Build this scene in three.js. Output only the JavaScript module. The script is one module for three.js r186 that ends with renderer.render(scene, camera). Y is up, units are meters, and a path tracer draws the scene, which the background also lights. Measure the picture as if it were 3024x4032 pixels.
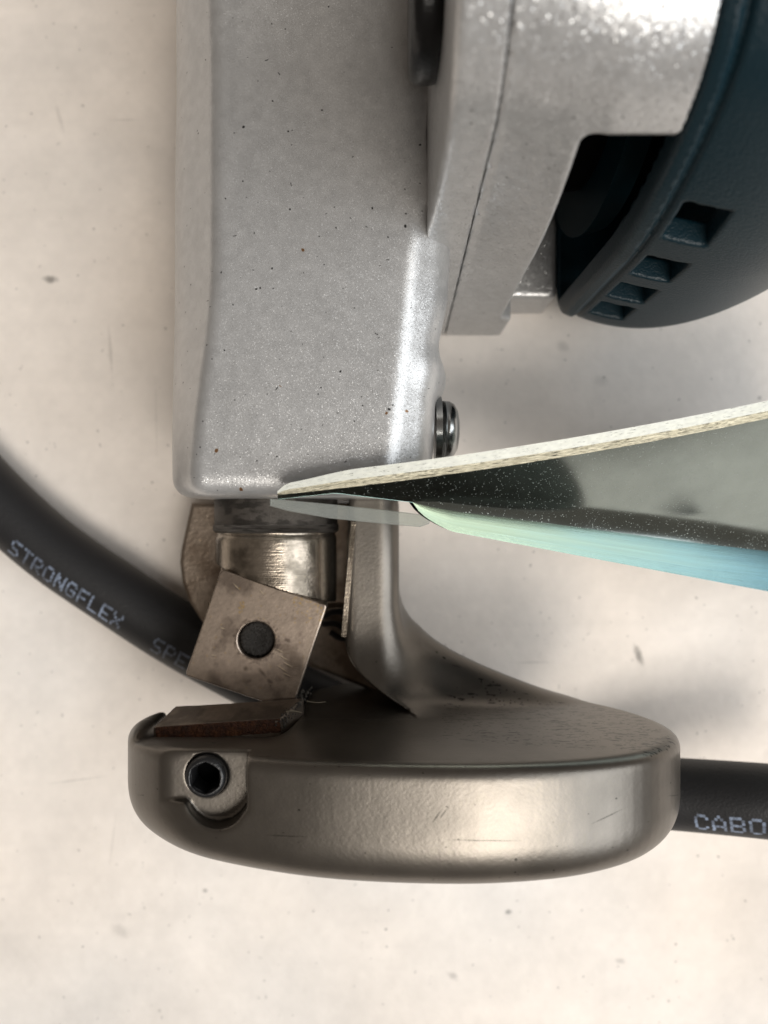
import * as THREE from 'three';
import { mergeGeometries, mergeVertices } from 'three/addons/utils/BufferGeometryUtils.js';
import { RectAreaLightUniformsLib } from 'three/addons/lights/RectAreaLightUniformsLib.js';
RectAreaLightUniformsLib.init();

// ---------------------------------------------------------------- camera, light, exposure
// everything is modelled in millimetres and baked to metres (MM) when a mesh is made
const MM = 0.001, EYE = 152;
const scene = new THREE.Scene();
const camera = new THREE.PerspectiveCamera(64, 0.75, 0.004, 6);
camera.position.set(0, EYE * MM, 0);
camera.up.set(0, 0, -1);
camera.lookAt(0, 0, 0);
camera.focus = 0.111;
camera.userData.fStop = 16;
const renderer = new THREE.WebGLRenderer();
renderer.toneMapping = THREE.LinearToneMapping;
renderer.toneMappingExposure = 1.28;
renderer.shadowMap.enabled = true;

scene.background = new THREE.Color().setRGB(0.125, 0.107, 0.09);      // the dim warm room all round
function lamp(name, pos, aim, w, h, rgb, power, label) {
  const p = new THREE.Vector3(...pos), a = new THREE.Vector3(...aim);
  const l = new THREE.RectAreaLight(new THREE.Color().setRGB(...rgb), power, w, h);
  l.position.copy(p); l.lookAt(a); l.castShadow = true; l.name = name + '_light'; scene.add(l);
  const back = p.clone().sub(a).normalize().multiplyScalar(0.012);
  const m = new THREE.Mesh(new THREE.BoxGeometry(w, h, 0.01), new THREE.MeshStandardMaterial({ color: 0x999999, roughness: 0.6, emissive: new THREE.Color().setRGB(...rgb), emissiveIntensity: 0.4 }));
  m.position.copy(p).add(back); m.lookAt(a); m.name = name; m.userData = { label, category: /light/.test(name) ? 'lamp' : 'window', kind: 'structure' }; scene.add(m);
}
lamp('ceiling_light', [0.34, 1.60, 0.72], [0, 0, 0], 0.66, 0.60, [1.0, 0.945, 0.87], 11.6, 'square ceiling light in front of the table');
lamp('side_window', [1.26, 1.37, 0.36], [0, 0, 0], 1.8, 1.6, [0.93, 0.97, 1.0], 2.5, 'cool bright window to the right of the table');

// ---------------------------------------------------------------- helpers
function rng(seed) { let a = seed >>> 0; return () => { a = (a + 0x6D2B79F5) | 0; let t = Math.imul(a ^ (a >>> 15), 1 | a); t = (t + Math.imul(t ^ (t >>> 7), 61 | t)) ^ t; return ((t ^ (t >>> 14)) >>> 0) / 4294967296; }; }
const clamp = (x, a = 0, b = 1) => Math.min(b, Math.max(a, x));
const mix = (a, b, t) => a + (b - a) * t;
const sstep = (a, b, x) => { const t = clamp((x - a) / (b - a)); return t * t * (3 - 2 * t); };
function hash2(ix, iy, s) { let h = Math.imul(ix, 374761393) ^ Math.imul(iy, 668265263) ^ Math.imul(s, 2147483647 ^ 0x5bd1e995); h = Math.imul(h ^ (h >>> 13), 1274126177); return ((h ^ (h >>> 16)) >>> 0) / 4294967296; }
function vnoise(x, y, px, py, s) {      // tiles after px, py cells
  const ix = Math.floor(x), iy = Math.floor(y), fx = x - ix, fy = y - iy, u = fx * fx * (3 - 2 * fx), v = fy * fy * (3 - 2 * fy);
  const m = (a, n) => ((a % n) + n) % n, x0 = m(ix, px), x1 = m(ix + 1, px), y0 = m(iy, py), y1 = m(iy + 1, py);
  return mix(mix(hash2(x0, y0, s), hash2(x1, y0, s), u), mix(hash2(x0, y1, s), hash2(x1, y1, s), u), v);
}
function fbm(u, v, n, m, oct, s) { let t = 0, a = 0.5, w = 0; for (let o = 0; o < oct; o++) { t += a * vnoise(u * n, v * m, n, m, s + o); w += a; a *= 0.55; n *= 2; m *= 2; } return t / w; }
function dataTex(w, h, fn, srgb = false) {
  const d = new Uint8Array(w * h * 4);
  for (let y = 0; y < h; y++) for (let x = 0; x < w; x++) {
    const c = fn((x + 0.5) / w, (y + 0.5) / h, x, y), i = (y * w + x) * 4;
    d[i] = clamp(c[0]) * 255; d[i + 1] = clamp(c[1]) * 255; d[i + 2] = clamp(c[2]) * 255; d[i + 3] = 255;
  }
  const t = new THREE.DataTexture(d, w, h);
  t.wrapS = t.wrapT = THREE.RepeatWrapping; t.magFilter = THREE.LinearFilter; t.minFilter = THREE.LinearFilter;
  if (srgb) t.colorSpace = THREE.SRGBColorSpace;
  t.needsUpdate = true; return t;
}
function tiled(t, mm) { const c = t.clone(); c.repeat.set(100 / mm, 100 / mm); c.needsUpdate = true; return c; }   // all uv are in units of 100 mm
function stampOn(buf, w, h) {            // small marks of dirt with an outline of their own: (u, v) in 0..1, sizes in texels
  return (u, v, rx, ry, turn, val, soft = 0.35, seed = 1) => {
    const cx = u * w, cy = v * h, R = Math.ceil(Math.max(rx, ry) * 1.5), c = Math.cos(turn), s = Math.sin(turn);
    for (let y = -R; y <= R; y++) for (let x = -R; x <= R; x++) {
      const a = (x * c + y * s) / rx, b = (-x * s + y * c) / ry, r = Math.hypot(a, b) + 0.35 * (vnoise(x * 0.35 + 50, y * 0.35 + 50, 4096, 4096, seed) - 0.5);
      const k = 1 - sstep(1 - soft, 1 + soft * 0.3, r); if (k <= 0) continue;
      const X = ((Math.round(cx) + x) % w + w) % w, Y = ((Math.round(cy) + y) % h + h) % h, i = Y * w + X;
      buf[i] = Math.max(buf[i], k * val);
    }
  };
}
const names = {};
function numbered(n) { const k = names[n] = (names[n] ?? -1) + 1; return k ? `${n}_${String(k).padStart(3, '0')}` : n; }
function mesh(name, geo, mat, parent, top) {
  if (!geo.userData.baked) { geo.scale(MM, MM, MM); geo.userData.baked = true; }
  const m = new THREE.Mesh(geo, mat); m.name = top ? numbered(name) : name; m.castShadow = m.receiveShadow = true;
  parent.add(m); return m;
}
function tag(o, label, category, kind) { o.userData.label = label; if (category) o.userData.category = category; if (kind) o.userData.kind = kind; return o; }

// box-projected uv (units of 100 mm); splits vertices where the dominant axis changes
function boxUV(geo) {
  const g = geo.index ? geo : mergeVertices(geo), p = g.attributes.position, n = g.attributes.normal, ix = g.index;
  const P = [], N = [], U = [], I = [], map = new Map();
  for (let t = 0; t < ix.count; t += 3) {
    const a = ix.getX(t), b = ix.getX(t + 1), c = ix.getX(t + 2);
    const nx = Math.abs(n.getX(a) + n.getX(b) + n.getX(c)), ny = Math.abs(n.getY(a) + n.getY(b) + n.getY(c)), nz = Math.abs(n.getZ(a) + n.getZ(b) + n.getZ(c));
    const ax = ny >= nx && ny >= nz ? 1 : nz >= nx ? 2 : 0;
    for (const v of [a, b, c]) {
      const key = v * 3 + ax; let k = map.get(key);
      if (k === undefined) {
        k = P.length / 3; map.set(key, k);
        const x = p.getX(v), y = p.getY(v), z = p.getZ(v);
        P.push(x, y, z); N.push(n.getX(v), n.getY(v), n.getZ(v));
        if (ax === 1) U.push(x / 100 + 0.5, z / 100 + 0.5); else if (ax === 2) U.push(x / 100 + 0.5, y / 100 + 0.17); else U.push(y / 100 + 0.31, z / 100 + 0.5);
      }
      I.push(k);
    }
  }
  const o = new THREE.BufferGeometry();
  o.setAttribute('position', new THREE.Float32BufferAttribute(P, 3)); o.setAttribute('normal', new THREE.Float32BufferAttribute(N, 3)); o.setAttribute('uv', new THREE.Float32BufferAttribute(U, 2));
  o.setIndex(I); return o;
}
// surface nets over a signed distance f(x, y, z): castings with real fillets and rounded edges
function castFrom(f, lo, hi, cell, soft = 0.12) {
  const nx = Math.ceil((hi[0] - lo[0]) / cell) + 1, ny = Math.ceil((hi[1] - lo[1]) / cell) + 1, nz = Math.ceil((hi[2] - lo[2]) / cell) + 1;
  const F = new Float32Array(nx * ny * nz), at = (i, j, k) => (k * ny + j) * nx + i;
  for (let k = 0; k < nz; k++) for (let j = 0; j < ny; j++) for (let i = 0; i < nx; i++) F[at(i, j, k)] = f(lo[0] + i * cell, lo[1] + j * cell, lo[2] + k * cell);
  const id = new Int32Array(nx * ny * nz).fill(-1), P = [], N = [], I = [];
  const E = [[0, 1], [2, 3], [4, 5], [6, 7], [0, 2], [1, 3], [4, 6], [5, 7], [0, 4], [1, 5], [2, 6], [3, 7]];
  const grad = (x, y, z, e) => { const gx = f(x + e, y, z) - f(x - e, y, z), gy = f(x, y + e, z) - f(x, y - e, z), gz = f(x, y, z + e) - f(x, y, z - e); return [gx / (2 * e), gy / (2 * e), gz / (2 * e)]; };
  for (let k = 0; k < nz - 1; k++) for (let j = 0; j < ny - 1; j++) for (let i = 0; i < nx - 1; i++) {
    const v = []; let m = 0;
    for (let c = 0; c < 8; c++) { v[c] = F[at(i + (c & 1), j + ((c >> 1) & 1), k + (c >> 2))]; if (v[c] < 0) m |= 1 << c; }
    if (m === 0 || m === 255) continue;
    let sx = 0, sy = 0, sz = 0, n = 0;
    for (const [a, b] of E) if ((v[a] < 0) !== (v[b] < 0)) {
      const t = v[a] / (v[a] - v[b]);
      sx += mix(a & 1, b & 1, t); sy += mix((a >> 1) & 1, (b >> 1) & 1, t); sz += mix(a >> 2, b >> 2, t); n++;
    }
    let x = lo[0] + (i + sx / n) * cell, y = lo[1] + (j + sy / n) * cell, z = lo[2] + (k + sz / n) * cell;
    for (let r = 0; r < 2; r++) {
      const d = f(x, y, z), g = grad(x, y, z, 0.05), q = g[0] * g[0] + g[1] * g[1] + g[2] * g[2] || 1, s = clamp(d / q, -cell * 0.5, cell * 0.5);
      x -= g[0] * s; y -= g[1] * s; z -= g[2] * s;
    }
    const g = grad(x, y, z, soft), L = Math.hypot(...g) || 1;
    id[at(i, j, k)] = P.length / 3; P.push(x, y, z); N.push(g[0] / L, g[1] / L, g[2] / L);
  }
  const quad = (a, b, c, d, flip) => { if (a < 0 || b < 0 || c < 0 || d < 0) return; if (flip) I.push(a, c, b, a, d, c); else I.push(a, b, c, a, c, d); };
  for (let k = 1; k < nz - 1; k++) for (let j = 1; j < ny - 1; j++) for (let i = 1; i < nx - 1; i++) {
    const s = F[at(i, j, k)] < 0;
    if (s !== F[at(i + 1, j, k)] < 0) quad(id[at(i, j - 1, k - 1)], id[at(i, j, k - 1)], id[at(i, j, k)], id[at(i, j - 1, k)], !s);
    if (s !== F[at(i, j + 1, k)] < 0) quad(id[at(i - 1, j, k - 1)], id[at(i - 1, j, k)], id[at(i, j, k)], id[at(i, j, k - 1)], !s);
    if (s !== F[at(i, j, k + 1)] < 0) quad(id[at(i - 1, j - 1, k)], id[at(i, j - 1, k)], id[at(i, j, k)], id[at(i - 1, j, k)], !s);
  }
  const o = new THREE.BufferGeometry();
  o.setAttribute('position', new THREE.Float32BufferAttribute(P, 3)); o.setAttribute('normal', new THREE.Float32BufferAttribute(N, 3)); o.setIndex(I);
  return boxUV(o);
}
const smin = (a, b, k) => { const h = Math.max(k - Math.abs(a - b), 0) / k; return Math.min(a, b) - h * h * k * 0.25; };
const smax = (a, b, k) => -smin(-a, -b, k);
const rbox2 = (x, y, hx, hy, r) => { const qx = Math.abs(x) - hx + r, qy = Math.abs(y) - hy + r; return Math.hypot(Math.max(qx, 0), Math.max(qy, 0)) + Math.min(Math.max(qx, qy), 0) - r; };
const rbox = (x, y, z, hx, hy, hz, r) => { const a = Math.abs(x) - hx + r, b = Math.abs(y) - hy + r, c = Math.abs(z) - hz + r; return Math.hypot(Math.max(a, 0), Math.max(b, 0), Math.max(c, 0)) + Math.min(Math.max(a, b, c), 0) - r; };
function polySDF(pts) {
  return (x, y) => {
    let d = 1e9, s = 1;
    for (let i = 0, j = pts.length - 1; i < pts.length; j = i++) {
      const [ax, ay] = pts[i], [bx, by] = pts[j], ex = bx - ax, ey = by - ay, wx = x - ax, wy = y - ay, t = clamp((wx * ex + wy * ey) / (ex * ex + ey * ey));
      d = Math.min(d, (wx - ex * t) ** 2 + (wy - ey * t) ** 2);
      const c1 = y >= ay, c2 = y < by, c3 = ex * wy > ey * wx;
      if ((c1 && c2 && c3) || (!c1 && !c2 && !c3)) s = -s;
    }
    return s * Math.sqrt(d);
  };
}
const at = (px, py, d) => [(px - 384) * d / 819, EYE - d, (py - 512) * d / 819];    // a point measured in the photograph, at a distance from the lens

// ---------------------------------------------------------------- materials
const R1 = rng(11);
// metal flake: small facets that lean at random
const flakeN = (() => { const S = 1024, cells = 220, pts = []; const r = rng(5); for (let i = 0; i < cells * cells; i++) pts.push([r(), r(), r(), r(), r()]);
  return dataTex(S, S, (u, v) => {
    const gx = u * cells, gy = v * cells, ix = Math.floor(gx), iy = Math.floor(gy); let best = 9, b = null;
    for (let j = -1; j <= 1; j++) for (let i = -1; i <= 1; i++) { const X = (ix + i + cells) % cells, Y = (iy + j + cells) % cells, p = pts[Y * cells + X], d = (ix + i + p[0] - gx) ** 2 + (iy + j + p[1] - gy) ** 2; if (d < best) { best = d; b = p; } }
    const a = b[2] * 6.283, t = 0.5 * Math.pow(b[3], 2.6);
    return [0.5 + 0.5 * Math.cos(a) * t, 0.5 + 0.5 * Math.sin(a) * t, 0.5 + 0.5 * Math.sqrt(1 - t * t)];
  }); })();
const grainB = dataTex(512, 512, (u, v) => { const a = fbm(u, v, 48, 48, 3, 7); return [a, a, a]; });
const brushB = dataTex(512, 512, (u, v) => { const a = 0.6 * fbm(u, v, 6, 120, 3, 17) + 0.4 * fbm(u, v, 64, 64, 2, 27); return [a, a, a]; });
const silverMap = (() => {
  const S = 1400, buf = new Float32Array(S * S), brown = new Float32Array(S * S), st = stampOn(buf, S, S), sb = stampOn(brown, S, S), r = rng(31);
  const here = (px, py, d = 108) => { const p = at(px, py, d); return [p[0] / 100 + 0.5, ((p[2] / 100 + 0.5) % 1 + 1) % 1]; };
  for (let i = 0; i < 520; i++) st(r(), r(), 0.8 + r() * 1.6, 0.7 + r() * 1.1, r() * 3.1, 0.35 + 0.55 * r(), 0.5, i);
  for (let i = 0; i < 60; i++) st(r(), r(), 1.2 + r() * 4, 0.9, r() * 3.1, 0.6 + 0.3 * r(), 0.4, i);
  for (const [px, py, s] of [[256, 289, 2.6], [260, 288, 2.4], [243, 127, 3.2], [288, 131, 2], [290, 209, 2.4], [420, 145, 2.4], [405, 226, 3], [277, 456, 2], [340, 371, 2.4], [389, 409, 3], [224, 350, 2], [272, 268, 2.2], [372, 208, 2.5]]) { const [u, v] = here(px, py); st(u, v, s, s * 0.8, r() * 3, 0.9, 0.4, px); }
  for (const [px, py, s] of [[303, 250, 3.6], [216, 450, 4.2], [240, 489, 4.4], [407, 410, 3.2], [386, 413, 3]]) { const [u, v] = here(px, py); sb(u, v, s, s * 0.85, r() * 3, 0.95, 0.4, px); }
  { const [u, v] = here(277, 388); st(u, v, 5, 1, 2.2, 0.8, 0.4, 3); const [a, b] = here(280, 386); sb(a, b, 3.4, 1, 0.5, 0.7, 0.4, 4); }
  return dataTex(S, S, (u, v, x, y) => {
    const m = 0.955 + 0.09 * (fbm(u, v, 90, 90, 2, 3) - 0.5) + 0.05 * (fbm(u, v, 6, 6, 3, 4) - 0.5), k = 1 - 0.82 * buf[y * S + x], b = brown[y * S + x];
    return [mix(0.775 * m * k, 0.46, b), mix(0.775 * m * k, 0.32, b), mix(0.775 * m * k, 0.2, b)];
  }, true);
})();
const silver = new THREE.MeshPhysicalMaterial({ map: tiled(silverMap, 100), metalness: 0.62, roughness: 0.36, normalMap: tiled(flakeN, 24), normalScale: new THREE.Vector2(0.30, 0.30), clearcoat: 0.15, clearcoatRoughness: 0.3 });
const silverCoarse = silver.clone(); silverCoarse.normalMap = tiled(flakeN, 44); silverCoarse.normalScale = new THREE.Vector2(0.6, 0.6);
const steelDirt = (base, dark, seed, spots, stain) => {
  const S = 1024, buf = new Float32Array(S * S), st = stampOn(buf, S, S), r = rng(seed), yel = new Float32Array(S * S), sy = stampOn(yel, S, S);
  for (let i = 0; i < spots; i++) st(r(), r(), 0.8 + 3 * r() * r(), 0.8 + 2 * r() * r(), r() * 3, 0.4 + 0.6 * r(), 0.5, i);
  for (let i = 0; i < stain; i++) sy(r(), r(), 1 + 3.5 * r() * r(), 0.8 + 2 * r() * r(), r() * 3, 0.5 + 0.5 * r(), 0.5, i);
  return dataTex(S, S, (u, v, x, y) => {
    const m = fbm(u, v, 8, 8, 5, seed), k = sstep(0.42, 0.68, m) * 0.55 + 0.8 * buf[y * S + x], w = yel[y * S + x] * 0.7, f = 0.93 + 0.14 * fbm(u, v, 64, 64, 2, seed + 9);
    return [0, 1, 2].map((c) => mix(mix(base[c] * f, dark[c], clamp(k)), [0.72, 0.58, 0.33][c], w));
  }, true);
};
const footBump = dataTex(1024, 1024, (u, v) => { const a = 0.55 * fbm(u, v, 64, 64, 3, 41) + 0.45 * fbm(u, v, 14, 14, 3, 43); return [a, a, a]; });
const footMap = (() => {
  const S = 1400, buf = new Float32Array(S * S), st = stampOn(buf, S, S), r = rng(77);
  for (let i = 0; i < 500; i++) st(r(), r(), 0.8 + 1.5 * r(), 0.7 + 0.9 * r(), 0, 0.5 * r() + 0.3, 0.5, i);
  // black crumbs and streaks on the top face of the foot (uv = x, height)
  for (let i = 0; i < 1000; i++) { const x = 8 + 30 * Math.pow(r(), 0.8), h = 22 + 25 * r() + (x - 20) * 0.25; st(x / 100 + 0.5, h / 100 + 0.17, r() < 0.35 ? 3 + 9 * r() : 0.9 + 2 * r(), 0.8 + 1.6 * r(), 0.05 * (r() - 0.5), 0.5 + 0.5 * r(), 0.45, i); }
  for (const [x, h, l] of [[18, 33, 60], [24, 32.5, 40], [30, 31.5, 30], [33, 36, 24], [12, 33.5, 50]]) st(x / 100 + 0.5, h / 100 + 0.17, l, 1.1, 0, 0.9, 0.5, l);
  for (const [px, py, a, b, t] of [[434, 800, 16, 1.2, -0.95], [440, 797, 12, 1, -0.95], [480, 823, 60, 0.8, 0.02], [290, 824, 34, 0.8, -0.03], [509, 842, 2.6, 3.6, 0], [600, 806, 30, 0.8, -0.3]]) { const p = at(px, py, 102); st(p[0] / 100 + 0.5, p[2] / 100 + 0.5, a, b, t, 0.45, 0.5, px); }
  return dataTex(S, S, (u, v, x, y) => { const k = 1 - 0.93 * buf[y * S + x], f = 0.9 + 0.2 * fbm(u, v, 22, 22, 4, 55); const q = k * f; return [0.435 * q, 0.415 * q, 0.39 * q]; }, true);
})();
const footMat = new THREE.MeshStandardMaterial({ map: tiled(footMap, 100), metalness: 0.92, roughness: 0.355, bumpMap: tiled(footBump, 22), bumpScale: 0.00002 });
const ramMat = new THREE.MeshStandardMaterial({ map: tiled(steelDirt([0.62, 0.58, 0.53], [0.24, 0.22, 0.19], 101, 420, 60), 32), metalness: 0.95, roughness: 0.27, bumpMap: tiled(brushB, 14), bumpScale: 0.00004 });
const bladeMap = (() => {
  const S = 1500, dark = new Float32Array(S * S), lite = new Float32Array(S * S), yel = new Float32Array(S * S), sd = stampOn(dark, S, S), sl = stampOn(lite, S, S), sy = stampOn(yel, S, S), r = rng(131);
  const here = (px, py) => { const p = at(px, py, 122.6); return [p[0] / 100 + 0.5, p[2] / 100 + 0.5]; };
  for (let i = 0; i < 420; i++) { const [u, v] = here(185 + 145 * r(), 570 + 140 * r()); sd(u, v, 0.8 + 2 * r() * r(), 0.8 + 1.4 * r() * r(), r() * 3, 0.3 + 0.5 * r(), 0.6, i); }
  for (let i = 0; i < 110; i++) { const [u, v] = here(185 + 145 * r(), 570 + 140 * r()); sy(u, v, 0.8 + 3 * r() * r(), 0.7 + r(), r() * 3, 0.3 + 0.5 * r(), 0.5, i); }
  for (let i = 0; i < 60; i++) { const [u, v] = here(292 + 34 * r(), 596 + 26 * r()); sy(u, v, 1 + 2.4 * r(), 0.8 + 1.4 * r(), r() * 3, 0.5 + 0.5 * r(), 0.5, i); }
  for (let i = 0; i < 12; i++) { const [u, v] = here(238 + 6 * r(), 600 + 12 * r()); sy(u, v, 2 + 2 * r(), 1.4 + r(), 1.3, 0.8, 0.5, i); }
  for (let i = 0; i < 90; i++) { const a = r() * 6.3, q = 19 + 7 * r() * r(), [u, v] = here(256 + q * Math.cos(a), 640 + q * Math.sin(a)); sd(u, v, 2 + 4 * r(), 1.5 + 2.5 * r(), a + 1.57, 0.35 + 0.4 * r(), 0.8, i); }
  for (const [px, py, a, t] of [[280, 650, 11, 0.5], [284, 657, 13, 0.55], [288, 664, 12, 0.5], [282, 668, 14, 0.6], [287, 674, 10, 0.45], [236, 586, 12, 0.8], [262, 592, 8, 0.9], [214, 655, 7, 0.2], [223, 628, 6, 0.3]]) { const [u, v] = here(px, py); sl(u, v, a, 1.1, t, 0.85, 0.4, px); sd(u, v + 0.0016, a, 1, t, 0.7, 0.4, px + 1); }
  for (const [px, py, a, b] of [[288, 640, 9, 5], [262, 672, 14, 4], [270, 681, 9, 5], [246, 668, 6, 6]]) { const [u, v] = here(px, py); sd(u, v, a, b, r() * 2, 0.75, 0.9, px); }
  return dataTex(S, S, (u, v, x, y) => {
    const i = y * S + x, m = fbm(u, v, 22, 22, 5, 133), k = clamp(0.6 * sstep(0.44, 0.66, m) + 0.85 * dark[i]), f = 0.93 + 0.14 * fbm(u, v, 180, 180, 2, 139);
    return [0, 1, 2].map((c) => mix(mix(mix([0.69, 0.63, 0.575][c] * f, [0.40, 0.355, 0.32][c], k), [0.86, 0.80, 0.70][c], lite[i]), [0.74, 0.60, 0.34][c], yel[i] * 0.75));
  }, true);
})();
const bladeMat = new THREE.MeshStandardMaterial({ map: tiled(bladeMap, 100), metalness: 0.88, roughness: 0.27, bumpMap: tiled(grainB, 16), bumpScale: 0.000008 });
const lowerMat = new THREE.MeshStandardMaterial({ map: tiled(steelDirt([0.50, 0.46, 0.42], [0.27, 0.24, 0.215], 171, 300, 60), 34), metalness: 0.8, roughness: 0.42, bumpMap: tiled(grainB, 20), bumpScale: 0.00003 });
const webMat = new THREE.MeshStandardMaterial({ map: tiled(steelDirt([0.54, 0.49, 0.44], [0.34, 0.28, 0.23], 151, 160, 60), 40), metalness: 0.85, roughness: 0.42, bumpMap: tiled(grainB, 20), bumpScale: 0.00004 });
const rustMap = dataTex(512, 512, (u, v) => { const a = fbm(u, v, 24, 24, 4, 61), b = fbm(u, v, 90, 90, 2, 62); return [0.15 + 0.22 * a + 0.08 * b, 0.11 + 0.12 * a * a + 0.07 * b, 0.09 + 0.06 * a * b]; }, true);
const rustMat = new THREE.MeshStandardMaterial({ map: tiled(rustMap, 14), metalness: 0.1, roughness: 0.85, bumpMap: tiled(grainB, 8), bumpScale: 0.0003 });
const blackSteel = new THREE.MeshStandardMaterial({ color: new THREE.Color().setRGB(0.014, 0.014, 0.015), metalness: 0.1, roughness: 0.36, bumpMap: tiled(grainB, 12), bumpScale: 0.00005 });
const gloss = new THREE.MeshPhysicalMaterial({ color: new THREE.Color().setRGB(0.006, 0.006, 0.007), roughness: 0.3, specularIntensity: 0.8, bumpMap: tiled(grainB, 16), bumpScale: 0.00003 });
const darkSteel = new THREE.MeshStandardMaterial({ color: new THREE.Color().setRGB(0.06, 0.055, 0.05), metalness: 0.6, roughness: 0.5, bumpMap: tiled(grainB, 5), bumpScale: 0.0003 });
const greasy = new THREE.MeshStandardMaterial({ map: tiled(steelDirt([0.34, 0.32, 0.30], [0.10, 0.09, 0.08], 181, 200, 40), 26), metalness: 0.7, roughness: 0.38, bumpMap: tiled(grainB, 10), bumpScale: 0.0001 });  // grease, and in its dark tone the shade below the housing
const chrome = new THREE.MeshStandardMaterial({ color: new THREE.Color().setRGB(0.36, 0.37, 0.37), metalness: 1, roughness: 0.24 });
const hole = new THREE.MeshPhysicalMaterial({ color: new THREE.Color().setRGB(0.002, 0.002, 0.002), roughness: 0.9, specularIntensity: 0.03 });  // near-black colour that stands for the shade inside openings
const rubber = new THREE.MeshStandardMaterial({ color: new THREE.Color().setRGB(0.018, 0.018, 0.019), roughness: 0.55 });
const tealBump = dataTex(512, 512, (u, v) => { const a = fbm(u, v, 60, 60, 2, 91); return [a, a, a]; });
const teal = new THREE.MeshPhysicalMaterial({ specularIntensity: 0.55, color: new THREE.Color().setRGB(0.0035, 0.017, 0.025), roughness: 0.42, bumpMap: tiled(tealBump, 12), bumpScale: 0.00005 });
const tealSmooth = new THREE.MeshPhysicalMaterial({ specularIntensity: 0.1, color: new THREE.Color().setRGB(0.004, 0.015, 0.020), roughness: 0.45 });

// ---------------------------------------------------------------- the table
{
  const S = 2048, W = 300, buf = new Float32Array(S * S), st = stampOn(buf, S, S), r = rng(211);
  const here = (px, py) => { const p = at(px, py, EYE); return [p[0] / W + 0.5, p[2] / W + 0.5]; };
  for (let i = 0; i < 1500; i++) { const s = r(); st(r(), r(), 0.9 + 1.1 * s, 0.8 + 0.7 * s, r() * 3, 0.15 + 0.4 * r() * r(), 0.4, i + 7); }
  for (let i = 0; i < 900; i++) st(r(), r(), 1 + 3 * r() * r(), 1 + 2 * r() * r(), r() * 3, 0.12 + 0.3 * r(), 0.7, i);
  for (let i = 0; i < 50; i++) st(r(), r(), 10 + 40 * r(), 1.2, (r() - 0.5) * 0.3 + (r() < 0.5 ? 1.57 : 0), 0.10 + 0.1 * r(), 0.8, i);
  for (const [px, py, a, b, t, k] of [[50, 279, 10, 5, 0.1, 0.55], [638, 655, 15, 5, 1.2, 0.55], [562, 346, 9, 7, 0.4, 0.16], [508, 911, 5, 3.5, 0, 0.5], [205, 890, 4, 3, 0, 0.4], [453, 975, 8, 5, 0.5, 0.25], [620, 960, 7, 4, 0.2, 0.22], [120, 930, 14, 8, 0.6, 0.14], [60, 118, 22, 3, 1.3, 0.12], [110, 350, 34, 2.4, 1.5, 0.16], [600, 380, 12, 7, 0.3, 0.1]]) { const [u, v] = here(px, py); st(u, v, a, b, t, k, 0.8, px); }
  const map = dataTex(S, S, (u, v, x, y) => {
    const big = fbm(u, v, 5, 5, 4, 221), mid = fbm(u, v, 26, 26, 4, 223), str = fbm(u, v, 5, 130, 3, 225), fine = fbm(u, v, 220, 220, 2, 227), warm = fbm(u, v, 7, 7, 3, 229);
    const k = (1 - 0.62 * buf[y * S + x]) * (0.975 + 0.09 * (big - 0.5) + 0.10 * (mid - 0.5) + 0.022 * (str - 0.5) + 0.03 * (fine - 0.5)), w = 0.03 * (warm - 0.5);
    return [0.918 * k + w, 0.885 * k, 0.852 * k - w];
  }, true);
  const bump = dataTex(512, 512, (u, v) => { const a = 0.2 * fbm(u, v, 8, 90, 3, 231) + 0.8 * fbm(u, v, 40, 40, 3, 233); return [a, a, a]; });
  bump.repeat.set(5, 5);
  const g = new THREE.BoxGeometry(1300, 20, 1300); g.translate(0, -10, 0);
  const m = mesh('table_top', g, new THREE.MeshStandardMaterial({ map, roughness: 0.62, bumpMap: bump, bumpScale: 0.00008 }), scene, true);
  // the top face carries the measured sheet: u = x, v = z
  const uv = g.attributes.uv, p = g.attributes.position;
  for (let i = 0; i < p.count; i++) uv.setXY(i, p.getX(i) / (W * MM) + 0.5, p.getZ(i) / (W * MM) + 0.5);
  tag(m, 'off-white painted wooden table top with faint stains and scratches under the tool', 'table', 'structure');
}

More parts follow.
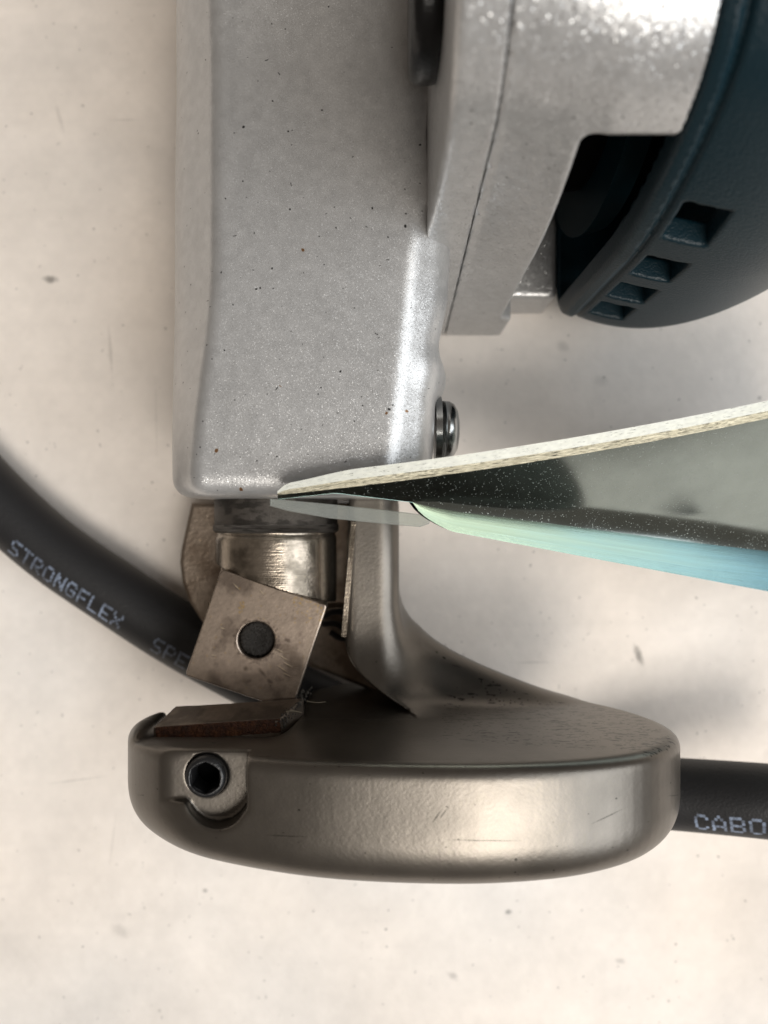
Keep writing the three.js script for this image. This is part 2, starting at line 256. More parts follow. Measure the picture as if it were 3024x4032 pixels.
// ---------------------------------------------------------------- the power cable
{
  const pts = [[-60, 440, 5.75], [0, 503, 5.75], [50, 547.5, 5.75], [120, 596, 5.75], [176.5, 632.5, 5.75], [240, 668, 5.75], [315, 706, 5.75], [400, 745, 5.9], [500, 774, 8], [600, 789, 12.5], [680, 794, 17], [768, 801, 22.5], [850, 809, 26]]
    .map(([x, y, h]) => new THREE.Vector3(...at(x, y, EYE - h)));
  const curve = new THREE.CatmullRomCurve3(pts, false, 'centripetal'), SEG = 360, RAD = 40, rad = 5.75;
  curve.arcLengthDivisions = 2000;
  const P = [], N = [], U = [], I = [], up = new THREE.Vector3(0, 1, 0), len = curve.getLength();
  for (let i = 0; i <= SEG; i++) {
    const t = i / SEG, c = curve.getPointAt(t), T = curve.getTangentAt(t), side = new THREE.Vector3().crossVectors(T, up).normalize(), u2 = new THREE.Vector3().crossVectors(side, T).normalize();
    for (let j = 0; j <= RAD; j++) {
      const a = (j / RAD - 0.5) * Math.PI * 2, n = u2.clone().multiplyScalar(Math.cos(a)).addScaledVector(side, Math.sin(a));
      P.push(c.x + n.x * rad, c.y + n.y * rad, c.z + n.z * rad); N.push(n.x, n.y, n.z); U.push(t, 1 - j / RAD);
      if (i < SEG && j < RAD) { const q = i * (RAD + 1) + j; I.push(q, q + 1, q + RAD + 1, q + 1, q + RAD + 2, q + RAD + 1); }
    }
  }
  const g = new THREE.BufferGeometry();
  g.setAttribute('position', new THREE.Float32BufferAttribute(P, 3)); g.setAttribute('normal', new THREE.Float32BufferAttribute(N, 3)); g.setAttribute('uv', new THREE.Float32BufferAttribute(U, 2)); g.setIndex(I);
  const W = 2048, H = 512, cv = document.createElement('canvas'); cv.width = W; cv.height = H;
  const x = cv.getContext('2d');
  x.fillStyle = '#1d1d1f'; x.fillRect(0, 0, W, H);
  const r = rng(301);
  for (let i = 0; i < 5000; i++) { const v = 26 + Math.floor(26 * r()); x.fillStyle = `rgba(${v},${v},${v + 2},0.35)`; x.fillRect(r() * W, r() * H, 1 + 5 * r(), 1 + r()); }
  for (let i = 0; i < 260; i++) { x.fillStyle = `rgba(120,116,108,${0.05 + 0.16 * r() * r()})`; x.beginPath(); x.ellipse(r() * W, r() * H, 1 + 9 * r() * r(), 0.8 + 1.6 * r(), (r() - 0.5) * 1.2, 0, 6.3); x.fill(); }
  const sOf = (px) => { let lo = 0, hi = 1; for (let i = 0; i < 40; i++) { const m = (lo + hi) / 2, p = curve.getPointAt(m); if (384 + p.x * 819 / (EYE - p.y) < px) lo = m; else hi = m; } return lo; };
  const FONT = { S: ['01111', '10000', '10000', '01110', '00001', '00001', '11110'], T: ['11111', '00100', '00100', '00100', '00100', '00100', '00100'], R: ['11110', '10001', '10001', '11110', '10100', '10010', '10001'], O: ['01110', '10001', '10001', '10001', '10001', '10001', '01110'], N: ['10001', '11001', '11001', '10101', '10011', '10011', '10001'], G: ['01110', '10001', '10000', '10111', '10001', '10001', '01110'], F: ['11111', '10000', '10000', '11110', '10000', '10000', '10000'], L: ['10000', '10000', '10000', '10000', '10000', '10000', '11111'], E: ['11111', '10000', '10000', '11110', '10000', '10000', '11111'], X: ['10001', '10001', '01010', '00100', '01010', '10001', '10001'], P: ['11110', '10001', '10001', '11110', '10000', '10000', '10000'], C: ['01110', '10001', '10000', '10000', '10000', '10001', '01110'], A: ['00100', '01010', '10001', '10001', '11111', '10001', '10001'], B: ['11110', '10001', '10001', '11110', '10001', '10001', '11110'], ' ': ['', '', '', '', '', '', ''] };
  const print = (text, px0, px1, ink) => {            // ink-jet lettering, dot by dot
    const u0 = sOf(px0) * W, u1 = sOf(px1) * W, adv = (u1 - u0) / (text.length - 0.2), vc = H * (0.5 + 26 / 360), lh = 3.3 / (2 * Math.PI * rad) * H;
    [...text].forEach((ch, i) => FONT[ch].forEach((row, j) => [...row].forEach((b, k) => {
      if (b !== '1') return;
      const X = u0 + i * adv + (k + 0.5) * adv * 0.8 / 5 + (r() - 0.5) * 1.2, Y = vc - lh / 2 + (j + 0.5) * lh / 7 + (r() - 0.5) * 1.2, a = ink * (0.55 + 0.45 * r()) * (0.6 + 0.7 * vnoise(X * 0.02, Y * 0.03, 4096, 4096, 9));
      x.fillStyle = `rgba(150,165,190,${a})`; x.beginPath(); x.ellipse(X, Y, adv * 0.8 / 5 * 0.62, lh / 7 * 0.62, 0, 0, 6.3); x.fill();
    })));
  };
  print('STRONGFLEX', 33, 138, 0.78); print('SPEC', 168, 212, 0.78); print('CABO', 696, 763, 0.78);
  const tex = new THREE.CanvasTexture(cv); tex.colorSpace = THREE.SRGBColorSpace; tex.flipY = false;
  const uvs = g.attributes.uv; for (let i = 0; i < uvs.count; i++) uvs.setY(i, 1 - uvs.getY(i));
  const cb = grainB.clone(); cb.repeat.set(12, 3); cb.needsUpdate = true;
  const m = mesh('power_cable', g, new THREE.MeshStandardMaterial({ map: tex, roughness: 0.52, bumpMap: cb, bumpScale: 0.00004 }), scene, true);
  tag(m, 'thick black rubber cable with pale printed lettering curving behind the foot of the shear', 'cable');
}

// ---------------------------------------------------------------- the electric shear
const shear = new THREE.Group(); shear.name = 'metal_shear'; scene.add(shear);
tag(shear, 'electric sheet metal shear with silver gear housing and dark teal motor lying on the table', 'power tool');

// gear housing
{
  const f = (x, y, z) => {
    const zz = z;
    const xl = -22.4 - 2.9 * sstep(-34, -2, zz);                       // crease on the left
    const top = 44 + 2.2 * sstep(-58, -80, zz); let d = y - top;         // front face, lifting slightly at its upper end
    const bev = ((x - xl) * -0.78 + (y - top) * 0.62);
    d = smax(d, bev, 1.1);
    const side = -31.9 - x + ((zz + 38) / 36) ** 2 * 1.0;
    d = smax(d, side, 5);
    // right side: boss with a broad chamfer, its upper end rounded
    const xc = 4.4 - (zz + 38) * 0.108, xr = 9.4 - (zz + 40) * 0.05 - 1.0 * sstep(-30, -22, zz);
    let right = x - xr;
    right = smax(right, (x - xc) * 0.55 + (y - 44) * 0.835, 2.5);
    const neck = smax(x - 6.2 + 0.8 * sstep(-58, -43.4, zz), zz + 42.6, 1);
    const bossTop = smax(right, -46.2 - zz, 8);                         // boss only below -43
    const rr = Math.min(smin(bossTop, neck, 5.0), x - xc + 1.3);
    d = smax(d, rr, 0.7);
    d = smax(d, zz + 2.0, 3.2);
    d = smax(d, 3 - y, 3);
    const lug = Math.hypot(x - 5.0, (y - 30) * 0.4, zz + 19.4) - 4.1;
    d = smin(d, lug, 2);
    return Math.max(d, -105 - zz);
  };
  const g = castFrom(f, [-34, 1, -106], [13, 66, 1], 0.5);
  const m = mesh('gear_housing', g, silver, shear); tag(m, 'silver painted gear housing with flat front face and bevelled sides');
  // pan head screw in the right flank
  const s = new THREE.LatheGeometry([[0.01, 2.7], [1.6, 2.65], [2.9, 2.4], [3.8, 1.9], [4.2, 1.2], [4.25, 0], [0.01, 0]].map(([a, b]) => new THREE.Vector2(a, b)), 48);
  s.rotateZ(-Math.PI / 2); s.translate(8.3, 32, -12.0);
  mesh('screw', s, chrome, m);
  const w = new THREE.CylinderGeometry(4.9, 4.9, 0.9, 48); w.rotateZ(Math.PI / 2); w.translate(7.85, 32, -12.0);
  mesh('washer', w, chrome, m);
}
// flange plate, rear casting with the fan opening
const wallZ = (y) => -32.6 - y * 0.088;
function section(y, z, grow = 0) { // the D-shaped cross-section of the casting
  const zc = -76; const half = wallZ(y) - zc;
  return smax(rbox2(z - zc, y - 10, half + grow, 77 + grow, 20), 0.1 - y, 0.6);
}
const hood = (y, z, o) => smax(smax(smax(z + 32.6 - o, (z + 34.7 - o) * 0.92 + (y - 63.8) * 0.39, 6), y - 82.6 - o, 10), -104 - z, 1);
{
  const flange = (x, y, z) => { const s = section(y, z), left = 6.4 - Math.max(0, 64 - y) * 0.035 - x; return smax(smax(s, left, 1.0), x - 11.25, 0.25); };
  const m = mesh('flange', castFrom(flange, [3.5, -4, -92], [12, 88, -28], 0.5), silverCoarse, shear);
  // raised rim along the front edge
  const rear = (x, y, z) => {
    const t = clamp((x - 12.5) / 10);
    let d = smax(smax(mix(section(y, z), hood(y, z, 0), t), 0.1 - y, 0.6), 11.34 - x, 0.2);
    d = smax(d, x - 29.5, 0.15);
    const cut = rbox(x - 30, y - 41, z + 50, 10, 29, 34, 1.6);         // opening where the fan sits
    d = smax(d, -cut, 0.7);
    d = smax(d, -Math.max(21.8 - x, y - 15.5, -36.6 - z), 1);
    return d;
  };
  const r = mesh('rear_casting', castFrom(rear, [10.8, -4, -92], [31, 91, -28], 0.5), silverCoarse, shear);
  tag(r, 'silver rear casting with a cut-out opening onto the fan');
  const core = new THREE.CylinderGeometry(29, 26, 30, 64); core.rotateZ(Math.PI / 2); core.translate(27.5, 38, -74);
  mesh('fan_shade_core', core, hole, r);  // black core added to paint the inside of the opening as shade
  const baf = new THREE.CylinderGeometry(34, 33, 3.4, 96, 1, false); baf.rotateZ(Math.PI / 2); baf.translate(30.5, 38, -74);
  mesh('fan_baffle', baf, tealSmooth, shear);
  // socket screw head clamped against the flange
  const sc = (x, y, z) => smax(Math.hypot(y - 58, z + 59) - 9, Math.abs(x - 4.8) - 1.9, 1.6);
  const bh = mesh('socket_screw', castFrom(sc, [2.5, 48, -69], [7.2, 68, -49], 0.25), gloss, shear); tag(bh, 'black socket head screw beside the flange');
}
// motor housing
{
  const f = (x, y, z) => {
    const o = 1.6 - 0.0150 * (x - 43) ** 2;
    let s = hood(y, z, o + 0.5);
    s = smax(s, 9 - y - o * 0.8, 10);
    const band = 0.45 * (sstep(29.6, 29.9, x) - sstep(31.2, 31.5, x));
    s -= band;
    s += 0.5 * Math.exp(-(((x - 32.0) / 0.28) ** 2));
    let d = smax(s, 29.6 - x, 0.5);
    d = Math.max(d, x - 84);
    d = Math.max(d, -104 - z);
    d = smax(d, -Math.max(hood(y, z, o - 2.6), 12 - y, x - 44), 0.4);
    for (const y0 of [58, 45.5, 34.2, 24]) { const slot = rbox(x - 35.8, y - y0, z + 32, 2.6, 3.7, 5.2, 0.5); d = smax(d, -slot, 0.4); }
    const ribbed = rbox(x - 35.8, y - 41, z + 32, 3.0, 23, 0.0, 0.0); // shallow panel round the slots
    return d;
  };
  const m = mesh('motor_housing', castFrom(f, [29, 2, -105], [84.5, 94, -26], 0.5), teal, shear); tag(m, 'dark teal motor housing with four ventilation slots');
}
// yoke: foot, column and mounting flange in one casting
{
  const poly = polySDF(new THREE.CatmullRomCurve3([[-26.2, 41.8], [-22.5, 44.4], [-16.5, 46.4], [-8, 48.2], [2, 49.1], [14, 49.3], [24, 47.9], [30.5, 44.8], [34.2, 39.8], [34, 34.5], [29.5, 26.5], [22, 20.5], [2, 20], [-8, 21], [-24, 25.5], [-28.8, 29.5], [-30.1, 34], [-29.2, 38.2]].map(([a, b]) => new THREE.Vector3(a, b, 0)), true, 'centripetal').getPoints(110).slice(0, -1).map((p) => [p.x, p.y]));
  const G = 0.3, X0 = -40, Y0 = 2, GW = 290, GH = 200, grid = new Float32Array(GW * GH);
  for (let j = 0; j < GH; j++) for (let i = 0; i < GW; i++) grid[j * GW + i] = poly(X0 + i * G, Y0 + j * G);
  const plan = (x, y) => { const a = clamp((x - X0) / G, 0, GW - 1.001), b = clamp((y - Y0) / G, 0, GH - 1.001), i = Math.floor(a), j = Math.floor(b), k = j * GW + i; return mix(mix(grid[k], grid[k + 1], a - i), mix(grid[k + GW], grid[k + GW + 1], a - i), b - j); };
  const f = (x, y, z) => {
    const p = plan(x, y) - 6;
    let d = smax(p, 30.0 - z, 1.9);
    d = smax(d, z - (45.9 - ((x - 6) / 34) ** 2 * 1.7), 6.5);
    const col = rbox(x + 2.6, y - 17, z - 15, 5.0, 8.0, 19, 3.2);
    d = smin(d, col, 11);
    { const a = [4, 15, 24.8], e = [26, 6, 9.8], L = 26 ** 2 + 6 ** 2 + 9.8 ** 2, t = clamp(((x - a[0]) * e[0] + (y - a[1]) * e[1] + (z - a[2]) * e[2]) / L); d = smin(d, Math.hypot(x - a[0] - e[0] * t, y - a[1] - e[1] * t, z - a[2] - e[2] * t) - mix(4.2, 3.2, t), mix(10, 2.5, t)); }
    const lim = -5.7 - (z - 4) * 0.03 + 8.7 * Math.pow(Math.max(0, z - 18.8) / 10.2, 2.4);            // flat machined flank on the blade side of the column
    d = smax(d, Math.min(lim - x, 29.9 - z, 33 - y), 0.6);
    // seat of the lower blade
    d = smax(d, -smax(smax(z - (29.0 + 0.2 * (50 - y)), x + 12.5, 4), -33.1 - x, 0.6), 1.1);
    // pocket for the clamping screw
    const poc = Math.max(-(y - 48.2), smin(rbox2(x + 23.5, z - 33.3, 6.6, 3.0, 0.3), Math.hypot(x + 20.9, z - 35.0) - 4.0, 0.6));
    d = smax(d, -poc, 0.7);
    const bore = Math.max(Math.hypot(x + 22.4, z - 33.3) - 2.64, 44 - y);
    d = smax(d, -bore, 0.25);
    return d;
  };
  const m = mesh('yoke', castFrom(f, [-36, 5, -6], [42, 58, 48.5], 0.36, 0.4), footMat, shear);
  tag(m, 'gunmetal steel yoke with a teardrop foot and curved column');
  // set screw
  const ring = (x, y, z) => { const r = Math.hypot(x, z); const a = Math.atan2(z, x) + 0.5, s = Math.PI / 3, q = ((a % s) + s) % s - s / 2; const hex = r * Math.cos(q) - 1.7; return smax(smax(smax(r - 2.62, Math.abs(y + 1.5) - 3.7, 0.9), -Math.max(hex, -4.6 - y), 0.25), -(Math.max(r - 1.85, 1.85 - y)), 0.2); };
  const g = castFrom(ring, [-3, -5.6, -3], [3, 2.6, 3], 0.12); g.translate(-22.4, 47.4, 33.3);
  const so = new THREE.CylinderGeometry(1.9, 1.9, 0.4, 6); so.rotateY(-0.5); so.translate(-22.4, 45.6, 33.3); mesh('socket_shade', so, hole, m);  // black disc: painted shade at the bottom of the hex hole
  tag(mesh('set_screw', g, blackSteel, m), 'black hex socket set screw in the pocket of the foot');
}
// plate behind the ram, with its bright lower edge
{
  const px = [[192, 503], [186, 530], [182, 548], [180.5, 562], [183, 582], [190, 602], [203, 622], [255, 643], [312, 666], [404, 703], [404, 660], [372, 600], [372, 503]], k = 139 / 819;
  const sh = new THREE.Shape(); px.forEach(([a, b], i) => sh[i ? 'lineTo' : 'moveTo']((a - 384) * k, (b - 512) * k));
  const g = new THREE.ExtrudeGeometry(sh, { depth: 1.2, bevelEnabled: true, bevelThickness: 0.7, bevelSize: 0.7, bevelOffset: -0.7, bevelSegments: 2, steps: 1 });
  g.rotateX(Math.PI / 2); g.translate(0, 13.2, 0);                     // shape y becomes z, extruded downward
  const m = mesh('back_plate', boxUV(g), webMat, shear); tag(m, 'brown worn steel plate behind the blade');
  const clip = [];
  for (const pts of [[[322, 617], [333, 612], [343, 613], [347, 624], [349, 634], [356, 640]], [[322, 624], [336, 624], [346, 630]], [[330, 632], [340, 638], [352, 640]]]) {
    const c = new THREE.CatmullRomCurve3(pts.map(([a, b]) => new THREE.Vector3(...at(a, b, 135.5))));
    clip.push(new THREE.TubeGeometry(c, 30, 0.5, 8));
  }
  mesh('spring_clip', mergeGeometries(clip), darkSteel, shear);
}
// added strip that stands for the lit left edge of the column
{
  const a = new THREE.Vector3(...at(354, 522, 125)), b = new THREE.Vector3(...at(344, 636, 125)), L = a.distanceTo(b), g = new THREE.BoxGeometry(0.75, 1.6, L, 2, 2, 24);
  g.rotateY(Math.atan2(b.x - a.x, b.z - a.z)); g.translate((a.x + b.x) / 2, a.y, (a.z + b.z) / 2);
  tag(mesh('lit_edge_strip', boxUV(mergeVertices(g)), ramMat, shear), 'added narrow steel strip for the lit edge of the column');
}
// ram
{
  const f = (x, y, z) => {
    const X = x + 17.2, cut = (-(x + 23.9) * 0.316 + (z - 8.9) * 0.949);    // lower end slopes with the blade
    let d = smax(Math.hypot(X, y - 21) - 9.6, cut, 0.4);
    d = smax(d, -4 - z, 0.3);
    d += 0.35 * Math.exp(-(((z - 3.3) / 0.5) ** 2));
    const carrier = rbox(x + 19, y - 17.6, z - 16, 6.5, 7.2, 9, 0.8);
    return smin(d, carrier, 0.3);
  };
  const m = mesh('ram', castFrom(f, [-29, 9, -5], [-6, 32, 26], 0.35), ramMat, shear); tag(m, 'smeared steel ram carrying the upper blade');
  const shaded_seal = new THREE.LatheGeometry([[9, -2.6], [9.75, -2.6], [9.75, 1.9], [9.95, 2.0], [9.95, 2.9], [9.6, 3.2], [9, 3.2]].map(([a, b]) => new THREE.Vector2(a, b)), 96);
  shaded_seal.rotateX(Math.PI / 2); shaded_seal.translate(-17.2, 21, 0);
  mesh('shaded_seal', shaded_seal, greasy, m);  // seal widened to a dark collar, shade under the housing painted in
}
// upper blade
{
  const c = [-19.1, 19.15], a = 0.325, h = 8.4, sh = new THREE.Shape();
  const co = [[-h, -h], [h, -h], [h, h], [-h, h]], rr = 0.7;
  const R = (x, y) => [c[0] + x * Math.cos(a) - y * Math.sin(a), c[1] + x * Math.sin(a) + y * Math.cos(a)];
  sh.moveTo(...R(-h + rr, -h)); sh.lineTo(...R(h - rr, -h)); sh.quadraticCurveTo(...R(h, -h), ...R(h, -h + rr)); sh.lineTo(...R(h, h - rr)); sh.quadraticCurveTo(...R(h, h), ...R(h - rr, h)); sh.lineTo(...R(-h + rr, h)); sh.quadraticCurveTo(...R(-h, h), ...R(-h, h - rr)); sh.lineTo(...R(-h, -h + rr)); sh.quadraticCurveTo(...R(-h, -h), ...R(-h + rr, -h));
  const ho = new THREE.Path(); ho.absarc(c[0], c[1], 2.75, 0, Math.PI * 2, true); sh.holes.push(ho);
  const g = new THREE.ExtrudeGeometry(sh, { depth: 3.6, bevelEnabled: true, bevelThickness: 0.22, bevelSize: 0.22, bevelOffset: -0.22, bevelSegments: 2, curveSegments: 40 });
  g.rotateX(Math.PI / 2); g.translate(0, 29.4, 0);
  const m = mesh('upper_blade', boxUV(g), bladeMat, shear); tag(m, 'square steel blade turned at an angle with a screw hole in its middle');
  const s = (x, y, z) => { const r = Math.hypot(x, z); return smax(smax(r - 2.62, Math.abs(y) - 1.5, 0.7), -(Math.hypot(r, (y - 2.2) * 1.2) - 1.6), 0.4) + 0.06 * Math.sin(x * 7 + z * 3) * Math.sin(z * 8); };
  const sg = castFrom(s, [-3, -1.8, -3], [3, 1.8, 3], 0.14); sg.translate(c[0], 27.2, c[1]);
  tag(mesh('blade_screw', sg, darkSteel, m), 'dark threaded screw end in the hole of the blade');
}
// lower blade, its edge rusted
{
  const zt = (y) => 30 - (36 - y) * 0.33 + (-23 - 0) * 0;                // top face leans back
  const poly = polySDF([[-32.7, 36], [-14.7, 36.4], [-11.9, 30.2], [-25, 30], [-31.2, 29.6]]);
  const f = (x, y, z) => { const c = (x + 14.7) * -0.078; return smax(smax(poly(x, y), 29.05 + c - (36 - y) * 0.22 - z, 0.35), z - 38, 0.3); };
  const m = mesh('lower_blade', castFrom(f, [-34.5, 28.5, 26], [-10.5, 37.5, 39], 0.3), lowerMat, shear); tag(m, 'lower blade lying in the foot of the yoke');
  const g = new THREE.BoxGeometry(17.6, 0.5, 1.9, 60, 1, 6), p = g.attributes.position;
  for (let i = 0; i < p.count; i++) if (p.getY(i) > 0) p.setY(i, p.getY(i) + 0.35 * (hash2(Math.round(p.getX(i) * 20), Math.round(p.getZ(i) * 20), 5) - 0.5));
  g.computeVertexNormals(); g.rotateY(0.072); g.translate(-23.4, 36.25, 30.75);
  tag(mesh('blade_edge', boxUV(mergeVertices(g)), rustMat, m), 'rust brown front edge of the lower blade');
}
// clear lip under the housing, in front of the ram and the column
{
  const px = [[270, 498.5], [330, 504], [390, 510.5], [426, 515], [431.5, 518.5], [429, 524], [420, 527], [390, 524.5], [330, 518.5], [288, 511], [270, 506]], k = 115 / 819;
  const sh = new THREE.Shape(px.map(([a, b]) => new THREE.Vector2((a - 384) * k, (b - 512) * k)));
  const g = new THREE.ExtrudeGeometry(sh, { depth: 0.5, bevelEnabled: true, bevelThickness: 0.2, bevelSize: 0.2, bevelOffset: -0.2, bevelSegments: 2 });
  g.rotateX(Math.PI / 2); g.translate(0, 37, 0);
  tag(mesh('clear_lip', boxUV(g), new THREE.MeshPhysicalMaterial({ color: new THREE.Color().setRGB(0.80, 0.83, 0.80), roughness: 0.3, transmission: 0.86, thickness: 0, ior: 1.45 }), shear), 'clear plastic lip in front of the ram');
}
// deflector plate
{
  const N = 120, M = 44, th = 2.0, rows = [];
  const x0 = -13.4, x1 = 80;
  for (let i = 0; i <= N; i++) {
    const x = mix(x0, x1, i / N), near = 103, zn = -3.65 - 0.125 * x - 0.0009 * x * x, tw = 0.80 + 0.13 * sstep(0, 32, x), dB = Math.max(near + 0.6, (3.65 + 0.2457 * x + 0.0009 * x * x + 103 * tw) / (tw + 0.0163)), zB = zn + tw * (dB - near);
    const lw = x < 4 ? 0.05 : 3.3 * Math.sqrt(clamp((x - 4) / 5)) * (1 - clamp((x - 9) / 60)) + clamp((x - 9) / 60) * 7.9, lip = [1, 0.12];
    const ln = Math.hypot(...lip), zL = zB + lip[0] / ln * lw, dL = dB + lip[1] / ln * lw;
    const r = Math.min(4.6, 0.8 * Math.hypot(dB - near, zB - zn), 0.75 * lw + 0.02), a = [zB - zn, dB - near], la = Math.hypot(...a), p0 = [zB - a[0] / la * r, dB - a[1] / la * r], p2 = [zB + lip[0] / ln * r, dB + lip[1] / ln * r], row = [];
    for (let j = 0; j <= M; j++) {
      const t = j / M; let z, d;
      if (t < 0.35) { const u = t / 0.35; z = mix(zn, p0[0], u); d = mix(near, p0[1], u); }
      else if (t < 0.65) { const u = (t - 0.35) / 0.3; z = (1 - u) ** 2 * p0[0] + 2 * u * (1 - u) * zB + u * u * p2[0]; d = (1 - u) ** 2 * p0[1] + 2 * u * (1 - u) * dB + u * u * p2[1]; }
      else { const u = (t - 0.65) / 0.35; z = mix(p2[0], zL, u); d = mix(p2[1], dL, u); }
      row.push([x, EYE - d, z]);
    }
    rows.push(row);
  }
  const V = (p) => new THREE.Vector3(...p), nrm = [];
  for (let i = 0; i <= N; i++) { nrm.push([]); for (let j = 0; j <= M; j++) {
    const du = V(rows[Math.min(i + 1, N)][j]).sub(V(rows[Math.max(i - 1, 0)][j])), dv = V(rows[i][Math.min(j + 1, M)]).sub(V(rows[i][Math.max(j - 1, 0)]));
    let n = new THREE.Vector3().crossVectors(dv, du).normalize(); if (n.y < 0) n.negate(); nrm[i].push(n);
  } }
  const sheet = (pos, nor, flip) => {
    const P = [], Nn = [], U = [], I = [], a = pos.length, b = pos[0].length;
    for (let i = 0; i < a; i++) for (let j = 0; j < b; j++) { P.push(...pos[i][j]); Nn.push(...nor[i][j]); U.push(pos[i][j][0] / 100 + 0.5, (pos[i][j][2] * 0.67 - pos[i][j][1] * 0.74) / 100 + 0.5); }
    for (let i = 0; i < a - 1; i++) for (let j = 0; j < b - 1; j++) { const q = i * b + j; if (flip) I.push(q, q + 1, q + b, q + 1, q + b + 1, q + b); else I.push(q, q + b, q + 1, q + 1, q + b, q + b + 1); }
    const g = new THREE.BufferGeometry(); g.setAttribute('position', new THREE.Float32BufferAttribute(P, 3)); g.setAttribute('normal', new THREE.Float32BufferAttribute(Nn, 3)); g.setAttribute('uv', new THREE.Float32BufferAttribute(U, 2)); g.setIndex(I); return g;
  };
  const front = rows.map((r) => r), off = (i, j, k = 1) => nrm[i][j].clone().multiplyScalar(-th).lerp(new THREE.Vector3(0, -0.25, -2.25), 1 - sstep(0, 9, j)).multiplyScalar(k * mix(mix(0.6, 1, sstep(-13.4, -3, rows[i][j][0])), 1, sstep(0, 9, j)) * (0.35 + 0.65 * Math.sqrt(clamp((rows[i][j][0] - rows[0][0][0]) / 1.6)))), back = rows.map((r, i) => r.map((p, j) => V(p).add(off(i, j)).toArray()));
  const fn = nrm.map((r) => r.map((n) => n.toArray())), bn = nrm.map((r) => r.map((n) => n.clone().negate().toArray()));
  const edge = (A, B, out) => sheet(A.map((p, i) => [p, B[i]]), A.map(() => [out, out]), false);
  // zinc: mirror-like with a blue-green film toward the fold, and dust
  const S = 1024, dust = new Float32Array(S * S), st = stampOn(dust, S, S), r = rng(401);
  for (let i = 0; i < 5200; i++) st(r(), r(), 1.1 + 1.2 * r() * r(), 0.9 + 0.6 * r(), r() * 3, 0.2 + 0.8 * r() * r(), 0.6, i);
  for (let i = 0; i < 160; i++) st(r(), r(), 1.5 + 3 * r(), 0.6, r() * 3, 0.5 + 0.4 * r(), 0.5, i);
  const faceMap = dataTex(S, S, (u, v, x, y) => { const k = dust[y * S + x] * 0.7, f = 0.97 + 0.06 * fbm(u, v, 20, 20, 3, 411); return [mix(0.60 * f, 0.8, k), mix(0.64 * f, 0.8, k), mix(0.63 * f, 0.76, k)]; }, true);
  const orm = dataTex(S, S, (u, v, x, y) => { const k = dust[y * S + x]; return [1, 0.12 + 0.06 * fbm(u, v, 12, 12, 3, 413) + 0.8 * k, 1 - k]; });
  const zinc = new THREE.MeshStandardMaterial({ map: tiled(faceMap, 45), metalness: 1, roughness: 1, roughnessMap: tiled(orm, 45), metalnessMap: tiled(orm, 45) });
  const tealFilm = dataTex(512, 128, (u, v) => { const n = fbm(u, v, 8, 16, 3, 421) - 0.5, s = fbm(u, v, 4, 60, 3, 423) - 0.5, t = clamp(u * 1.15 - 0.1 + 0.3 * n + 0.1 * s), k = 1 + 0.1 * s; return [mix(0.44, 0.39, t) * k, mix(0.485, 0.515, t) * k, mix(0.42, 0.545, t) * k]; }, true);
  const lipMat = new THREE.MeshStandardMaterial({ map: tealFilm, metalness: 1, roughness: 0.27, bumpMap: tiled(brushB, 60), bumpScale: 0.000008 });
  const J = 23, face = sheet(front.map((p) => p.slice(0, J + 1)), fn.map((p) => p.slice(0, J + 1)), true), lipF = sheet(front.map((p) => p.slice(J)), fn.map((p) => p.slice(J)), true);
  { const U = lipF.attributes.uv, b = M - J + 1; for (let i = 0; i <= N; i++) for (let j = 0; j < b; j++) U.setXY(i * b + j, clamp((rows[i][0][0] - 4) / 62), j / b); }
  const pl = mesh('deflector_plate', mergeGeometries([face, sheet(back, bn, false), edge(front.map((p) => p[M]), back.map((p) => p[M]), [0, -0.5, 0.85]), edge(front[0], back[0], [-1, 0, 0]), edge(front[N], back[N], [1, 0, 0])]), zinc, shear);
  tag(pl, 'shiny zinc plated deflector plate standing out beside the housing');
  tag(mesh('folded_lip', lipF, lipMat, pl), 'blue-green tinted folded lip of the deflector plate');
  // the sheared edge toward the lens: a smooth cut band and a torn band
  const cutMap = dataTex(512, 128, (u, v) => { const a = fbm(u, v, 200, 4, 2, 431), b = fbm(u, v, 90, 12, 3, 433), k = 1 - 0.6 * sstep(0.78, 0.84, fbm(u, v, 160, 30, 2, 435)); return [(0.70 + 0.08 * a) * k, (0.705 + 0.08 * a) * k, (0.67 + 0.07 * a + 0.02 * b) * k]; }, true);
  const tornMap = dataTex(512, 128, (u, v) => { const b = fbm(u, v, 90, 10, 4, 443), k = 1 - 0.6 * sstep(0.66, 0.76, fbm(u, v, 120, 20, 2, 445)); return [(0.60 + 0.28 * b) * k, (0.575 + 0.28 * b) * k, (0.49 + 0.28 * b) * k]; }, true);
  const tornB = dataTex(512, 128, (u, v) => { const b = fbm(u, v, 110, 8, 4, 447); return [b, b, b]; });
  const band = (t0, t1, lift) => { const A = front.map((p, i) => V(p[0]).add(off(i, 0, t0)).add(new THREE.Vector3(0, lift[0], 0)).toArray()), B = front.map((p, i) => V(p[0]).add(off(i, 0, t1)).add(new THREE.Vector3(0, lift[1], 0)).toArray()); const g = edge(A, B, [0, 0.97, 0.2]); const U = g.attributes.uv; for (let i = 0; i <= N; i++) { U.setXY(i * 2, i / N, 0); U.setXY(i * 2 + 1, i / N, 1); } return g; };
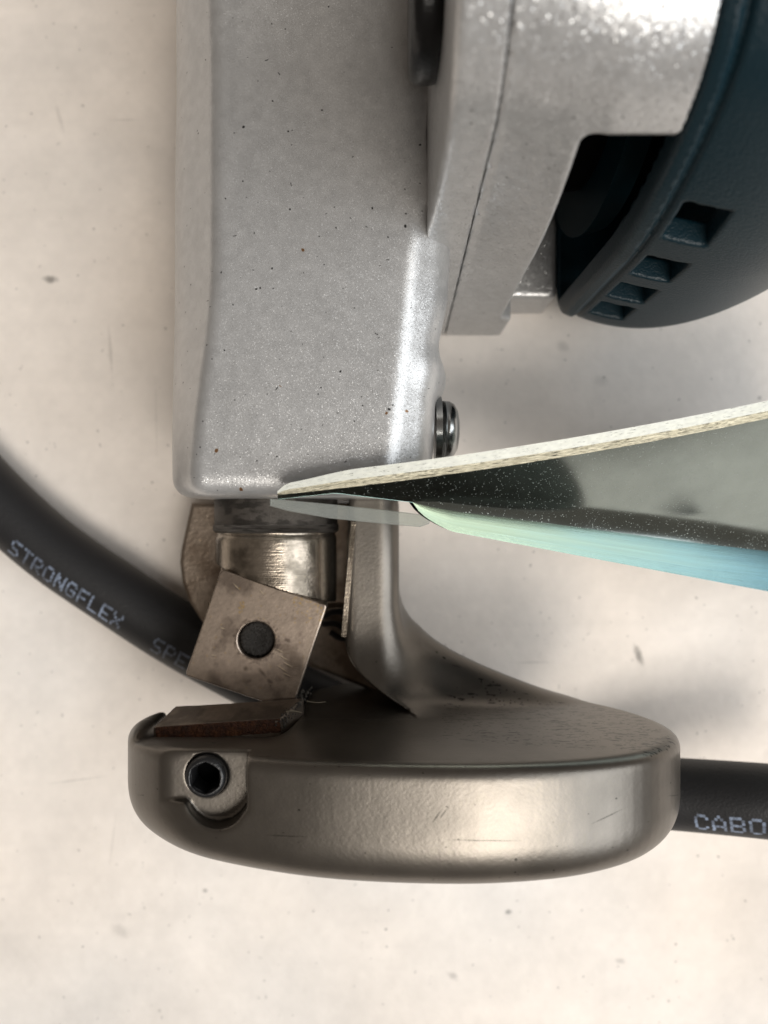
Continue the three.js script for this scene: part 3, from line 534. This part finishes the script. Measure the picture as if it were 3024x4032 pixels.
  mesh('cut_edge', band(0.42, 1, [0.12, 0]), new THREE.MeshStandardMaterial({ map: cutMap, metalness: 0.3, roughness: 0.5 }), pl);
  mesh('torn_edge', band(0, 0.42, [0, 0.12]), new THREE.MeshStandardMaterial({ map: tornMap, metalness: 0.6, roughness: 0.55, bumpMap: tornB, bumpScale: 0.00012 }), pl);
}
// fine shavings caught between the blades
{
  const r = rng(517), bits = [], crumbs = [];
  for (let i = 0; i < 2; i++) {
    const u = r(), a = at(mix(282, 306, u) + 14 * (r() - 0.5), mix(722, 694, u) + 12 * (r() - 0.5), mix(115, 120, u)), p = new THREE.Vector3(...a), pts = [p];
    for (let k = 0; k < 3; k++) pts.push(pts[k].clone().add(new THREE.Vector3(0.5 + 0.8 * r(), (r() - 0.3) * 0.3, (r() - 0.5) * 0.3)));
    bits.push(new THREE.TubeGeometry(new THREE.CatmullRomCurve3(pts), 8, 0.04 + 0.05 * r(), 5));
  }
  for (let i = 0; i < 70; i++) {
    const u = r(), a = at(mix(279, 308, u) + 10 * (r() - 0.5), mix(728, 690, u) + 9 * (r() - 0.5), mix(115, 120.5, u)), g = new THREE.IcosahedronGeometry(0.1 + 0.24 * r() * r(), 0);
    g.scale(1, 0.6 + 0.5 * r(), 0.6 + 0.8 * r()); g.rotateY(r() * 3); g.translate(...a); crumbs.push(g);
  }
  const o = mesh('metal_shavings', mergeGeometries(bits), new THREE.MeshStandardMaterial({ color: new THREE.Color().setRGB(0.42, 0.38, 0.3), metalness: 0.8, roughness: 0.4 }), scene, true);
  tag(o, 'fine bright metal shavings caught at the corner of the lower blade', 'shavings', 'stuff');
  const c = mesh('dirt_crumbs', mergeGeometries(crumbs), new THREE.MeshStandardMaterial({ color: new THREE.Color().setRGB(0.04, 0.035, 0.028), roughness: 0.8 }), scene, true);
  tag(c, 'black greasy crumbs along the end of the lower blade', 'dirt', 'stuff');
}
scene.traverse((o) => { if (o.isMesh) { o.castShadow = o.receiveShadow = true; } });
renderer.render(scene, camera);
